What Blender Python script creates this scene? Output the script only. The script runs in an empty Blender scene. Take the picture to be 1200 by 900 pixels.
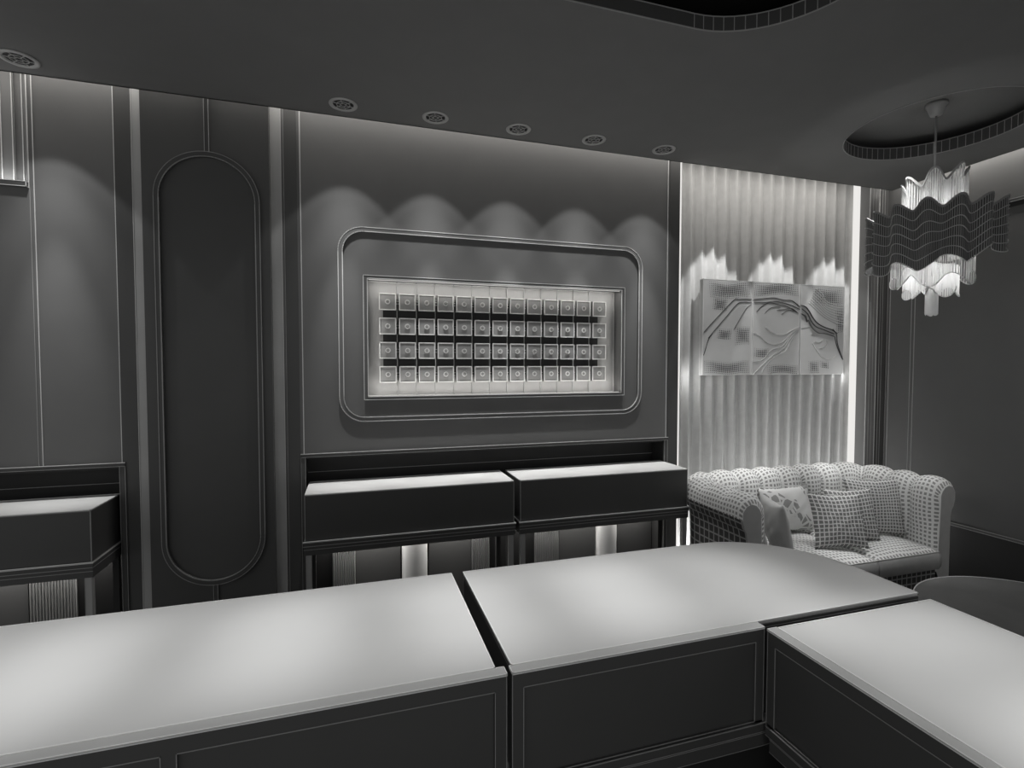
import bpy, bmesh, math, random
from mathutils import Vector, Matrix
random.seed(4)
PI = math.pi
S = bpy.context.scene
C = S.collection
CAM_Z = 1.6
H = 2.914            # underside of the ceiling
WY = 3.0             # face of the back wall
WX = 3.97            # face of the right side wall
TOP = 0.95           # counter top height

# ------------------------------------------------------------------ materials
def mat(name, col, rough=0.6, noise=0.0, scale=6.0, spec=0.3, metal=0.0, bump=0.0):
    m = bpy.data.materials.new(name); m.use_nodes = True
    nt = m.node_tree; b = nt.nodes['Principled BSDF']
    if isinstance(col, (int, float)): col = (col, col, col * 0.985)
    b.inputs['Roughness'].default_value = rough
    b.inputs['Specular IOR Level'].default_value = spec
    b.inputs['Metallic'].default_value = metal
    tc = nt.nodes.new('ShaderNodeTexCoord'); n = nt.nodes.new('ShaderNodeTexNoise')
    n.inputs['Scale'].default_value = scale; n.inputs['Detail'].default_value = 4
    nt.links.new(tc.outputs['Object'], n.inputs['Vector'])
    r = nt.nodes.new('ShaderNodeValToRGB')
    k = noise if noise else 0.03
    r.color_ramp.elements[0].position = 0.3; r.color_ramp.elements[1].position = 0.7
    r.color_ramp.elements[0].color = tuple(c * (1 - k) for c in col) + (1,)
    r.color_ramp.elements[1].color = tuple(c * (1 + k) for c in col) + (1,)
    nt.links.new(n.outputs['Fac'], r.inputs['Fac'])
    nt.links.new(r.outputs['Color'], b.inputs['Base Color'])
    if bump:
        bp = nt.nodes.new('ShaderNodeBump'); bp.inputs['Strength'].default_value = bump
        bp.inputs['Distance'].default_value = 0.002
        n2 = nt.nodes.new('ShaderNodeTexNoise'); n2.inputs['Scale'].default_value = 220
        nt.links.new(tc.outputs['Object'], n2.inputs['Vector'])
        nt.links.new(n2.outputs['Fac'], bp.inputs['Height']); nt.links.new(bp.outputs['Normal'], b.inputs['Normal'])
    return m

def emit(name, col, strength):
    m = bpy.data.materials.new(name); m.use_nodes = True
    nt = m.node_tree; nt.nodes.clear()
    o = nt.nodes.new('ShaderNodeOutputMaterial'); e = nt.nodes.new('ShaderNodeEmission')
    e.inputs['Color'].default_value = (*col, 1); e.inputs['Strength'].default_value = strength
    nt.links.new(e.outputs[0], o.inputs['Surface'])
    return m

def grid_mat(name, cell, line, width=0.22, rough=0.8, wob=0.0, su=1.0, sv=1.0, patch=0.0):
    """woven check: pale threads over darker cells, laid out in the fabric's own UV"""
    m = bpy.data.materials.new(name); m.use_nodes = True
    nt = m.node_tree; N = nt.nodes; L = nt.links; b = N['Principled BSDF']
    b.inputs['Roughness'].default_value = rough; b.inputs['Specular IOR Level'].default_value = 0.2
    uv = N.new('ShaderNodeUVMap'); uv.uv_map = 'UVMap'
    mp = N.new('ShaderNodeMapping'); mp.inputs['Scale'].default_value = (su, sv, 1)
    L.new(uv.outputs['UV'], mp.inputs['Vector'])
    src = mp.outputs['Vector']
    if wob:
        nz = N.new('ShaderNodeTexNoise'); nz.inputs['Scale'].default_value = 0.25
        L.new(src, nz.inputs['Vector'])
        vm = N.new('ShaderNodeVectorMath'); vm.operation = 'MULTIPLY_ADD'
        L.new(nz.outputs['Color'], vm.inputs[0]); vm.inputs[1].default_value = (wob, wob, 0)
        L.new(src, vm.inputs[2]); src = vm.outputs['Vector']
    sx = N.new('ShaderNodeSeparateXYZ'); L.new(src, sx.inputs[0])
    def fr(s):
        f = N.new('ShaderNodeMath'); f.operation = 'FRACT'; L.new(s, f.inputs[0])
        g = N.new('ShaderNodeMath'); g.operation = 'LESS_THAN'; L.new(f.outputs[0], g.inputs[0]); g.inputs[1].default_value = width
        return g.outputs[0]
    mx = N.new('ShaderNodeMath'); mx.operation = 'MAXIMUM'
    L.new(fr(sx.outputs['X']), mx.inputs[0]); L.new(fr(sx.outputs['Y']), mx.inputs[1])
    fac = mx.outputs[0]
    if patch:
        n2 = N.new('ShaderNodeTexNoise'); n2.inputs['Scale'].default_value = patch; n2.inputs['Detail'].default_value = 1
        L.new(mp.outputs['Vector'], n2.inputs['Vector'])
        mr = N.new('ShaderNodeMapRange'); mr.inputs[1].default_value = 0.48; mr.inputs[2].default_value = 0.56
        L.new(n2.outputs['Fac'], mr.inputs[0])
        m2 = N.new('ShaderNodeMath'); m2.operation = 'MAXIMUM'
        L.new(fac, m2.inputs[0]); L.new(mr.outputs[0], m2.inputs[1]); fac = m2.outputs[0]
    mix = N.new('ShaderNodeMix'); mix.data_type = 'RGBA'
    mix.inputs[6].default_value = (cell, cell, cell * .98, 1); mix.inputs[7].default_value = (line, line, line * .985, 1)
    L.new(fac, mix.inputs[0]); L.new(mix.outputs[2], b.inputs['Base Color'])
    return m

M = dict(
    wall=mat('wall_paint', 0.142, 0.55),
    pilaster=mat('pilaster_paint', 0.075, 0.5),
    dark=mat('capsule_panel_paint', 0.088, 0.5),
    strip=mat('satin_metal_strip', 0.40, 0.5, noise=.05),
    line=mat('pale_edge', 0.60, 0.5),
    dline=mat('edge_soft', 0.32, 0.5),
    ceil=mat('ceiling_paint', 0.17, 0.8),
    black=mat('cove_black', 0.012, 0.9),
    rim=mat('ceiling_rim', 0.06, 0.8),
    body=mat('counter_body', 0.082, 0.45),
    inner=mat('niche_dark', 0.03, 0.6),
    top=mat('counter_top', 0.66, 0.45, noise=.015, spec=.4),
    lip=mat('counter_lip', 0.50, 0.4),
    tline=mat('bright_top_edge', 0.85, 0.4),
    white=mat('pale_lacquer', 0.65, 0.5),
    flute=mat('fluted_panel', 0.17, 0.55),
    floor=mat('floor_stone', 0.06, 0.35, noise=.15, scale=2),
    curtain=mat('curtain_cloth', 0.5, 0.85, noise=.05, scale=20, spec=.1),
    case=mat('case_frame', 0.10, 0.4),
    caseback=mat('case_backing', 0.32, 0.6),
    tile=mat('display_block', 0.24, 0.5, noise=.05, scale=60),
    art=mat('canvas_grey', 0.50, 0.8, noise=.06, scale=5),
    artdark=mat('canvas_dark_vein', 0.10, 0.8),
    artmid=mat('canvas_mid_vein', 0.17, 0.8),
    artlight=mat('canvas_pale_vein', 0.75, 0.7),
    side=mat('side_wall_paint', 0.11, 0.6),
    table=mat('dark_table_top', 0.14, 0.12, noise=.12, scale=4, spec=.5),
    cord=mat('lamp_metal', 0.30, 0.5),
    ring=mat('downlight_metal', 0.42, 0.5),
    caseled=emit('case_led_glow', (1,.98,.95), 0.55),
    led=emit('led_strip_glow', (1, .98, .95), 0.85),
    bulb=emit('bulb_glow', (1, .97, .92), 6.0),
)
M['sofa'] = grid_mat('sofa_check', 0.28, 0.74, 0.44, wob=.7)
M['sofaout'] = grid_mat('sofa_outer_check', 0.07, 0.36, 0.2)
M['plain'] = mat('sofa_plain_cloth', 0.40, 0.85, noise=.05, scale=20)
M['pillow'] = grid_mat('cushion_check', 0.17, 0.60, 0.26, wob=.8)
M['pillow2'] = grid_mat('cushion_check_fine', 0.17, 0.58, 0.30, wob=.8)
def shard_mat():
    m = bpy.data.materials.new('cushion_pale_shards'); m.use_nodes = True
    nt = m.node_tree; N = nt.nodes; L = nt.links; b = N['Principled BSDF']; b.inputs['Roughness'].default_value = .85
    uv = N.new('ShaderNodeUVMap'); uv.uv_map = 'UVMap'
    v = N.new('ShaderNodeTexVoronoi'); v.feature = 'DISTANCE_TO_EDGE'; v.inputs['Scale'].default_value = .45
    L.new(uv.outputs['UV'], v.inputs['Vector'])
    n = N.new('ShaderNodeTexNoise'); n.inputs['Scale'].default_value = .12; L.new(uv.outputs['UV'], n.inputs['Vector'])
    a = N.new('ShaderNodeMath'); a.operation = 'GREATER_THAN'; a.inputs[1].default_value = .11; L.new(v.outputs['Distance'], a.inputs[0])
    c = N.new('ShaderNodeMath'); c.operation = 'GREATER_THAN'; c.inputs[1].default_value = .50; L.new(n.outputs['Fac'], c.inputs[0])
    d = N.new('ShaderNodeMath'); d.operation = 'MULTIPLY'; L.new(a.outputs[0], d.inputs[0]); L.new(c.outputs[0], d.inputs[1])
    x = N.new('ShaderNodeMix'); x.data_type = 'RGBA'; x.inputs[6].default_value = (.68,.68,.67,1); x.inputs[7].default_value = (.28,.28,.275,1)
    L.new(d.outputs[0], x.inputs[0]); L.new(x.outputs[2], b.inputs['Base Color'])
    return m
M['pillowp'] = shard_mat()

def trans_mat(name, col, tr):
    m = bpy.data.materials.new(name); m.use_nodes = True
    nt = m.node_tree; N = nt.nodes; L = nt.links; N.clear()
    o = N.new('ShaderNodeOutputMaterial'); d = N.new('ShaderNodeBsdfDiffuse'); t = N.new('ShaderNodeBsdfTranslucent')
    n = N.new('ShaderNodeTexNoise'); n.inputs['Scale'].default_value = 8
    r = N.new('ShaderNodeValToRGB'); r.color_ramp.elements[0].color = (col*.9, col*.9, col*.9, 1); r.color_ramp.elements[1].color = (col, col, col*.98, 1)
    L.new(n.outputs['Fac'], r.inputs['Fac']); L.new(r.outputs['Color'], d.inputs['Color']); L.new(r.outputs['Color'], t.inputs['Color'])
    mx = N.new('ShaderNodeMixShader'); mx.inputs[0].default_value = tr
    L.new(d.outputs[0], mx.inputs[1]); L.new(t.outputs[0], mx.inputs[2]); L.new(mx.outputs[0], o.inputs['Surface'])
    return m
M['strand'] = trans_mat('pale_strand', 0.62, 0.5)
M['dstrand'] = trans_mat('dark_strand', 0.07, 0.05)
M['rod'] = trans_mat('grey_rod', 0.30, 0.1)

# ------------------------------------------------------------------ mesh helper
class MB:
    def __init__(s): s.v = []; s.f = []; s.m = []; s.uv = {}; s.smooth = set()
    def face(s, idx, mi=0, uv=None, sm=False):
        s.f.append(idx); s.m.append(mi)
        if uv: s.uv[len(s.f) - 1] = uv
        if sm: s.smooth.add(len(s.f) - 1)
    def box(s, x0, x1, y0, y1, z0, z1, mi=0):
        if x0 > x1: x0, x1 = x1, x0
        if y0 > y1: y0, y1 = y1, y0
        if z0 > z1: z0, z1 = z1, z0
        b = len(s.v)
        s.v += [(x0,y0,z0),(x1,y0,z0),(x1,y1,z0),(x0,y1,z0),(x0,y0,z1),(x1,y0,z1),(x1,y1,z1),(x0,y1,z1)]
        for q in ((0,3,2,1),(4,5,6,7),(0,1,5,4),(1,2,6,5),(2,3,7,6),(3,0,4,7)): s.face([b+i for i in q], mi)
        return s
    def bar(s, p, q, w, mi=1, h=None):
        p = Vector(p); q = Vector(q); d = q - p
        if d.length < 1e-6: return s
        d.normalize(); up = Vector((0,0,1)) if abs(d.z) < .9 else Vector((1,0,0))
        a = d.cross(up).normalized() * (w/2); c = d.cross(a).normalized() * ((h or w)/2)
        p = p - d*w/2; q = q + d*w/2
        b = len(s.v)
        for o in (p, q):
            for e in (a+c, a-c, -a-c, -a+c): s.v.append(tuple(o+e))
        for f in ((0,1,2,3),(7,6,5,4),(0,4,5,1),(1,5,6,2),(2,6,7,3),(3,7,4,0)): s.face([b+i for i in f], mi)
        return s
    def poly(s, pts, w, mi=1, closed=False, h=None):
        n = len(pts)
        for i in range(n if closed else n-1): s.bar(pts[i], pts[(i+1) % n], w, mi, h)
        return s
    def obox(s, x0, x1, y0, y1, z0, z1, mi=0, li=1, w=.003, skip=()):
        s.box(x0,x1,y0,y1,z0,z1,mi)
        for z in (z0, z1):
            for a, b in (((x0,y0),(x1,y0)),((x1,y0),(x1,y1)),((x1,y1),(x0,y1)),((x0,y1),(x0,y0))):
                s.bar((*a,z),(*b,z),w,li)
        for a in ((x0,y0),(x1,y0),(x1,y1),(x0,y1)): s.bar((*a,z0),(*a,z1),w,li)
        return s
    def prism(s, loop, z0, z1, mi=0, mt=None):
        """loop: xy points counter-clockwise"""
        b = len(s.v); n = len(loop)
        s.v += [(x,y,z0) for x,y in loop] + [(x,y,z1) for x,y in loop]
        s.face([b+n-1-i for i in range(n)], mi); s.face([b+n+i for i in range(n)], mi if mt is None else mt)
        for i in range(n):
            j = (i+1) % n; s.face([b+i,b+j,b+n+j,b+n+i], mi)
        return s
    def grid(s, nu, nv, fn, mi=0, cu=False, cv=False, uvs=None, sm=True, flip=False):
        b = len(s.v)
        for i in range(nu):
            for j in range(nv): s.v.append(tuple(fn(i, j)))
        for i in range(nu if cu else nu-1):
            for j in range(nv if cv else nv-1):
                i2 = (i+1) % nu; j2 = (j+1) % nv
                q = [b+i*nv+j, b+i2*nv+j, b+i2*nv+j2, b+i*nv+j2]
                u = None
                if uvs: u = [uvs(i,j), uvs(i+1,j), uvs(i+1,j+1), uvs(i,j+1)]
                if flip: q.reverse(); u = u[::-1] if u else None
                s.face(q, mi, u, sm)
        return s
    def lathe(s, prof, cx, cy, n=48, mi=0, sm=True, cap=True):
        b = len(s.v); k = len(prof)
        for r, z in prof:
            for i in range(n):
                a = 2*PI*i/n; s.v.append((cx+r*math.cos(a), cy+r*math.sin(a), z))
        for j in range(k-1):
            for i in range(n):
                i2 = (i+1) % n
                s.face([b+j*n+i, b+j*n+i2, b+(j+1)*n+i2, b+(j+1)*n+i], mi, None, sm)
        if cap:
            s.face([b+n-1-i for i in range(n)], mi); s.face([b+(k-1)*n+i for i in range(n)], mi)
        return s
    def build(s, name, mats, parent=None, kind=None, label=None, fix=True):
        me = bpy.data.meshes.new(name)
        off = parent.matrix_world.translation if parent else Vector()
        base = Vector()
        p = parent
        while p is not None: base += p.location; p = p.parent
        me.from_pydata([tuple(Vector(v) - base) for v in s.v], [], s.f)
        if s.uv:
            ul = me.uv_layers.new(name='UVMap')
            for pi, uv in s.uv.items():
                for li, t in zip(me.polygons[pi].loop_indices, uv): ul.data[li].uv = t
        for p_ in me.polygons:
            p_.material_index = s.m[p_.index]
            p_.use_smooth = p_.index in s.smooth
        for m_ in (mats if isinstance(mats, (list, tuple)) else [mats]): me.materials.append(m_)
        if fix:
            bm = bmesh.new(); bm.from_mesh(me); bmesh.ops.recalc_face_normals(bm, faces=bm.faces); bm.to_mesh(me); bm.free()
        me.update()
        o = bpy.data.objects.new(name, me); C.objects.link(o)
        if parent: o.parent = parent
        if kind: o['kind'] = kind
        if label: o['label'] = label
        return o

def thing(name, label, cat, loc=(0,0,0), group=None):
    o = bpy.data.objects.new(name, None); C.objects.link(o); o.location = loc
    o['label'] = label; o['category'] = cat
    if group: o['group'] = group
    return o
def tag(o, label, cat, group=None):
    o['label'] = label; o['category'] = cat
    if group: o['group'] = group
    return o
def struct(mb, name, mats): return mb.build(name, mats, kind='structure')
def copy_tree(o, parent=None):
    c = o.copy(); C.objects.link(c); c.parent = parent
    for ch in list(o.children): copy_tree(ch, c)
    return c
def arc(cx, cy, r, a0, a1, n): return [(cx + r*math.cos(a0+(a1-a0)*i/n), cy + r*math.sin(a0+(a1-a0)*i/n)) for i in range(n+1)]
def rrect(x0, x1, z0, z1, r, n=10):
    return arc(x1-r,z1-r,r,0,PI/2,n)+arc(x0+r,z1-r,r,PI/2,PI,n)+arc(x0+r,z0+r,r,PI,1.5*PI,n)+arc(x1-r,z0+r,r,1.5*PI,2*PI,n)
def frame_xz(mb, outer, inner, y0, y1, mi=0):
    """moulding ring in the XZ plane between two loops of equal length; y0 nearer the room"""
    n = len(outer); b = len(mb.v)
    for lp, y in ((outer,y0),(inner,y0),(outer,y1),(inner,y1)):
        mb.v += [(x,y,z) for x,z in lp]
    for i in range(n):
        j = (i+1) % n
        mb.face([b+i,b+j,b+n+j,b+n+i],mi); mb.face([b+i,b+2*n+i,b+2*n+j,b+j],mi)
        mb.face([b+n+i,b+n+j,b+3*n+j,b+3*n+i],mi)

# ------------------------------------------------------------------ room shell
struct(MB().box(-2.6, 4.2, -1.6, 3.4, -0.06, 0), 'floor', [M['floor']])

# back wall, with the two counter niches, the lit niche top left, the display case opening and the curtain bay
NB = 3.17      # back of the counter niches
w = MB()
def wb(x0,x1,z0,z1,y0=WY,y1=3.4,mi=0): w.box(x0,x1,y0,y1,z0,z1,mi)
wb(-2.6,-1.461, 1.105,2.437)                # left panel over the left niche
wb(-1.461,-1.11, 1.105,3.15)
wb(-1.11,-.281, 0,3.15)
wb(-.281,2.005, 2.10,3.15)                  # over the case
wb(-.281,2.005, 1.105,1.412)                # under the case
wb(-.281,.06, 1.412,2.10); wb(1.66,2.005, 1.412,2.10)
wb(2.005,2.09, 0,3.15)
wb(3.765,4.2, 0,3.15)
wb(2.09,3.765, 0,3.15, y0=3.16)
wb(.06,1.66, 1.412,2.10, y0=3.11)
wb(-2.6,-1.11, 0,1.105, y0=NB); wb(-.281,2.005, 0,1.105, y0=NB)
wb(-2.6,-1.461, 2.437,3.15, y0=3.10)
struct(w, 'wall_back', [M['wall']])

# niche linings (dark) and their pale rims
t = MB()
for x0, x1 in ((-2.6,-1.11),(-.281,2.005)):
    t.box(x0, x1, NB-.012, NB-.002, .66, 1.10, 0); t.box(x0, x1, NB-.012, NB-.002, .0, .66, 3)  # lower lining coloured black to stand for the shaded void under the counters
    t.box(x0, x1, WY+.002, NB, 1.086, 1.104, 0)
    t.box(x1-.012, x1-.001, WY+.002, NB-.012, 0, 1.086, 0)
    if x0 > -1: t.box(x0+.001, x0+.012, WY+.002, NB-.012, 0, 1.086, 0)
    t.bar((x0, NB-.016, .985), (x1, NB-.016, .985), .003, 2)
struct(t, 'trim_1', [M['inner'], M['line'], M['dline'], M['black']])
t = MB()
for x0, x1 in ((-2.6,-1.105),(-.29,2.01)):
    t.box(x0, x1, WY-.012, WY+.01, 1.098, 1.116, 0)
    t.bar((x0,WY-.013,1.117),(x1,WY-.013,1.117),.0035,1)
    t.bar((x0,WY-.012,1.099),(x1,WY-.012,1.099),.002,2)
    for sx, e in ((x1-.024, x1),) + (((x0, x0+.022),) if x0 > -1 else ()):
        t.box(sx, e, WY-.008, WY+.01, 0, 1.098, 0)
        t.bar((sx,WY-.009,0),(sx,WY-.009,1.098),.002,2); t.bar((e,WY-.009,0),(e,WY-.009,1.098),.0025,2)
struct(t, 'trim_2', [M['pilaster'], M['line'], M['dline']])

# vertical joints and satin strips on the back wall
t = MB()
def vline(x, z0=1.117, z1=3.1, w_=.0035, mi=1, y=WY-.001): t.bar((x,y,z0),(x,y,z1),w_,mi)
vline(-1.461,2.437,3.1,.004); vline(-1.441); vline(-1.458,1.117,2.437,.0025,2)
vline(-1.118,1.117,3.1,.005); vline(-1.054,0,3.1,.003,2)
vline(-.356,0,3.1,.003,2); vline(-.275,1.117,3.1,.0045)
vline(1.999,1.117,3.1,.004); vline(2.071,0,3.1,.004,2)
vline(3.767,0,3.1,.003,1,WY-.013); vline(3.80,0,3.1,.003,2,WY-.011); vline(3.83,0,3.1,.003,2,WY-.011); vline(3.865,0,3.1,.004,1,WY-.011); vline(3.90,0,3.1,.004,2,WY-.007); vline(3.925,0,3.1,.003,2,WY-.007)
struct(t, 'trim_3', [M['wall'], M['line'], M['dline']])
t = MB(); t.box(-1.041,-.985, WY-.012, WY, 0, 3.1, 0); t.box(-.423,-.368, WY-.012, WY, 0, 3.1, 0)
for x in (-1.041,-.368): vline(x,0,3.1,.0025,1,WY-.013)
t.box(3.766,3.865, WY-.010, WY, 0, 3.1, 2)
struct(t, 'trim_4', [M['strip'], M['line'], M['flute']])
t = MB(); t.box(-1.117,-1.043, WY-.004, WY, 0, 3.1, 0); t.box(-.354,-.292, WY-.004, WY, 0, 3.1, 0); t.box(2.012,2.088, WY-.006, WY, 0, 3.1, 0)
t.box(3.867,3.965, WY-.006, WY, 0, 3.1, 0)
struct(t, 'trim_5', [M['pilaster']])

# side wall
s = MB().box(WX, 4.2, -1.6, 3.4, 0, 3.15)
struct(s, 'wall_right', [M['side']])
t = MB()
t.box(WX-.012, WX, -1.6, WY, 2.632, 2.647, 0)
for z in (2.631, 2.648): t.bar((WX-.013,-1.6,z),(WX-.013,WY,z),.004,1)
t.box(WX-.01, WX, -1.6, WY, .49, .506, 0)
for z in (.489,.507): t.bar((WX-.011,-1.6,z),(WX-.011,WY,z),.004,1)
for y in (2.965,2.985,2.78,2.804): t.bar((WX-.002,y,.507),(WX-.002,y,2.631),.004,1)
t.box(WX-.006, WX, -1.6, WY, 2.60, 2.631, 2); t.box(WX-.005, WX, -1.6, WY, .10, .49, 2)
struct(t, 'trim_6', [M['side'], M['dline'], M['inner']])
struct(MB().box(WX-.014, WX, -1.6, WY, 0, .10), 'baseboard_right', [M['inner']])

# ceiling: slab with a round and a stadium-shaped opening, open slots along both walls
CX, CY, CR = 3.09, 2.08, .433
SX, SY, SR = 1.275, 1.33, .42
EY, EX = 2.90, 3.87
circ = arc(CX, CY, CR, 0, 2*PI*(71/72), 71)
stad = arc(SX, SY, SR, -PI/2, PI/2, 32) + arc(-.9, SY, SR, PI/2, 1.5*PI, 32)
def ceil_slab(z):
    bm = bmesh.new()
    es = []
    for lp in ([(-2.6,-1.6),(EX,-1.6),(EX,EY),(-2.6,EY)], circ, stad):
        vs = [bm.verts.new((x,y,z)) for x,y in lp]
        es += [bm.edges.new((vs[i], vs[(i+1)%len(vs)])) for i in range(len(vs))]
    bmesh.ops.triangle_fill(bm, edges=es, use_beauty=True)
    return bm
c = MB()
bm = ceil_slab(H); bm.verts.ensure_lookup_table(); b0 = len(c.v); c.v += [tuple(v.co) for v in bm.verts]
for f in bm.faces: c.face([b0+v.index for v in f.verts], 0)
bm.free()
for lp, hh in ((circ,.07),(stad,.055)):
    n = len(lp); b0 = len(c.v)
    c.v += [(x,y,H) for x,y in lp] + [(x,y,H+hh) for x,y in lp]
    for i in range(n):
        j = (i+1)%n; c.face([b0+i,b0+j,b0+n+j,b0+n+i],1)
    for z in (H-.001, H+hh): c.poly([(x,y,z) for x,y in lp], .0038, 2, True)
    for x,y in lp: c.bar((x,y,H),(x,y,H+hh),.0028,3)
c.box(-2.6,EX,EY-.01,EY,H,H+.02,0); c.box(EX-.01,EX,-1.6,EY,H,H+.02,0)
struct(c, 'ceiling', [M['ceil'], M['rim'], M['dline'], M['dline']])
# the slab above the openings
u = MB(); u.box(-2.6,4.2,-1.6,3.4,3.15,3.2,0)
struct(u, 'ceiling_upper', [M['black']])
u = MB()
b0 = len(u.v); k = arc(CX, CY, .62, 0, 2*PI*(71/72), 71)
u.prism(k, 3.05, 3.07, 0)
def liner(u, k, z0, z1, mi):
    b0 = len(u.v); n = len(k); u.v += [(x,y,z0) for x,y in k]+[(x,y,z1) for x,y in k]
    for i in range(n): j=(i+1)%n; u.face([b0+i,b0+j,b0+n+j,b0+n+i],mi)
liner(u, k, H+.004, 3.05, 1)  # added black liner, blocks world light from entering above the ceiling
struct(u, 'trim_7', [M['ceil'], M['black']])
u = MB()
k = arc(SX, SY, .60, -PI/2, PI/2, 24) + arc(-.9, SY, .60, PI/2, 1.5*PI, 24)
u.prism(k, 3.07, 3.09, 0); liner(u, k, H+.004, 3.07, 0); struct(u, 'trim_8', [M['black']])  # same kind of added liner, keeps world light out of this recess

# ------------------------------------------------------------------ capsule panel
cp = thing('wall_panel', 'tall narrow dark wall panel with a long capsule-shaped moulding', 'wall panel', (-.704, WY, 0))
PY = 2.945
MB().box(-.989,-.419,PY,WY-.001,0,3.08).build('panel_board', [M['dark'], M['dline']], cp)
co = rrect(-.935,-.465,.474,2.667,.2345,20); ci = rrect(-.914,-.486,.498,2.643,.2135,20)
m = MB(); frame_xz(m, co, ci, PY-.018, PY)
m.poly([(x,PY-.018,z) for x,z in co], .0035, 1, True); m.poly([(x,PY-.019,z) for x,z in ci], .0045, 1, True)
m.build('capsule_moulding', [M['dark'], M['dline']], cp)
m = MB()
for z0,z1 in ((2.667,3.08),(0,.474)):
    m.box(-.712,-.692,PY-.008,PY,z0,z1,0)
    for x in (-.712,-.692): m.bar((x,PY-.009,z0),(x,PY-.009,z1),.003,1)
m.build('centre_batten', [M['dark'], M['dline']], cp)

# ------------------------------------------------------------------ rounded frame on the wall
fo = rrect(-.087,1.803,1.287,2.368,.135,14); fi = rrect(-.064,1.780,1.310,2.345,.115,14)
m = MB(); frame_xz(m, fo, fi, WY-.012, WY)
m.poly([(x,WY-.012,z) for x,z in fo], .0045, 1, True); m.poly([(x,WY-.013,z) for x,z in fi], .0045, 1, True)
o = m.build('frame_moulding', [M['wall'], M['line']])
tag(o, 'large rounded rectangular moulding frame on the wall around the lit display case', 'moulding frame')

# ------------------------------------------------------------------ display case
dc = thing('display_case', 'lit rectangular wall display case holding rows of square blocks', 'display case', (.86, WY, 1.41))
def rect(x0,x1,z0,z1): return [(x1,z1),(x0,z1),(x0,z0),(x1,z0)]
m = MB(); frame_xz(m, rect(.045,1.676,1.408,2.104), rect(.066,1.655,1.424,2.088), WY-.012, WY+.10)
for lp, y in ((rect(.045,1.676,1.408,2.104),WY-.012),(rect(.066,1.655,1.424,2.088),WY-.0125)):
    m.poly([(x,y,z) for x,z in lp], .0035, 1, True)
m.build('case_frame', [M['case'], M['line']], dc)
m = MB(); m.box(.062,1.658,WY+.095,WY+.105,1.42,2.09,0)
m.poly([(x,WY+.093,z) for x,z in rect(.068,1.653,1.426,2.086)], .004, 1, True)
m.build('backing', [M['caseback'], M['line']], dc)
K = 3.058/3.0
colx = [ (.130+.1101*i+.046)*K for i in range(13)]
rowz = [ 1.6+(z-.0465-1.6)*K for z in (2.008,1.8705,1.733,1.596)]
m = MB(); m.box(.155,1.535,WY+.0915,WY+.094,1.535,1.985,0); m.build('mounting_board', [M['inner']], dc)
for z in rowz:
    m = MB()
    for dz in (-.008,.008): m.bar((colx[0],WY+.0835,z+dz),(colx[-1],WY+.0835,z+dz),.004,0)
    m.build('rail', [M['line']], dc)
for i in range(12):
    x = (colx[i]+colx[i+1])/2
    m = MB(); m.bar((x,WY+.0885,1.426),(x,WY+.0885,2.086),.005,0); m.build('upright', [M['caseback']], dc)
m = MB()
for a,b in (((.075,WY+.01,2.084),(1.648,WY+.01,2.084)),((.075,WY+.01,1.428),(1.648,WY+.01,1.428))): m.bar(a,b,.004,0)
m.build('led_strip', [M['caseled']], dc)
HB = .0465*K
def block(x, z):
    r = thing('display_block', 'x', 'display block', (x, WY+.066, z), 'square blocks in the lit wall case')
    m = MB(); y0 = WY+.052; y1 = WY+.080
    m.box(x-HB,x+HB,y0,y1,z-HB,z+HB,0)
    m.poly([(a,y0-.001,b) for a,b in rect(x-HB+.002,x+HB-.002,z-HB+.002,z+HB-.002)], .0055, 1, True)
    m.build('block', [M['tile'], M['line']], r)
    m = MB(); ring_ = [(x+.012*math.cos(a*PI/8), y0-.006, z+.012*math.sin(a*PI/8)) for a in range(16)]
    m.poly(ring_, .0035, 0, True, h=.006); 
    m.build('ring', [M['line']], r)
    return r
b0 = block(colx[0], rowz[0])
rn = ['top row','second row from the top','third row from the top','bottom row']
cn = ['leftmost','second from the left','third from the left','fourth from the left','fifth from the left','sixth from the left','middle',
      'sixth from the right','fifth from the right','fourth from the right','third from the right','second from the right','rightmost']
for j, z in enumerate(rowz):
    for i, x in enumerate(colx):
        o = b0 if (i == 0 and j == 0) else copy_tree(b0)
        o.location = (x, WY+.066, z)
        o['label'] = 'square display block with ring, %s in the %s' % (cn[i], rn[j])

# ------------------------------------------------------------------ lit niche at the top left
nn = thing('lit_niche', 'lit wall niche with vertical slats above the left counter', 'niche', (-1.8, WY, 2.44))
m = MB(); m.box(-2.5,-1.463,3.075,3.098,2.46,3.12,0)
m.build('niche_back', [M['flute']], nn)
for x in (-2.29,-2.17,-2.05,-1.93,-1.81,-1.69,-1.57,-1.487):
    m = MB(); m.obox(x-.022,x+.022,3.062,3.074,2.462,3.12,0,1,.004); m.build('slat', [M['flute'], M['line']], nn)
m = MB(); m.obox(-2.5,-1.463,WY-.02,3.09,2.437,2.460,0,1,.003); m.build('niche_ledge', [M['pilaster'], M['line']], nn)
m = MB(); m.box(-2.5,-1.47,WY+.005,WY+.02,2.461,2.466,0); m.build('led_strip', [M['led']], nn)

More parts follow.
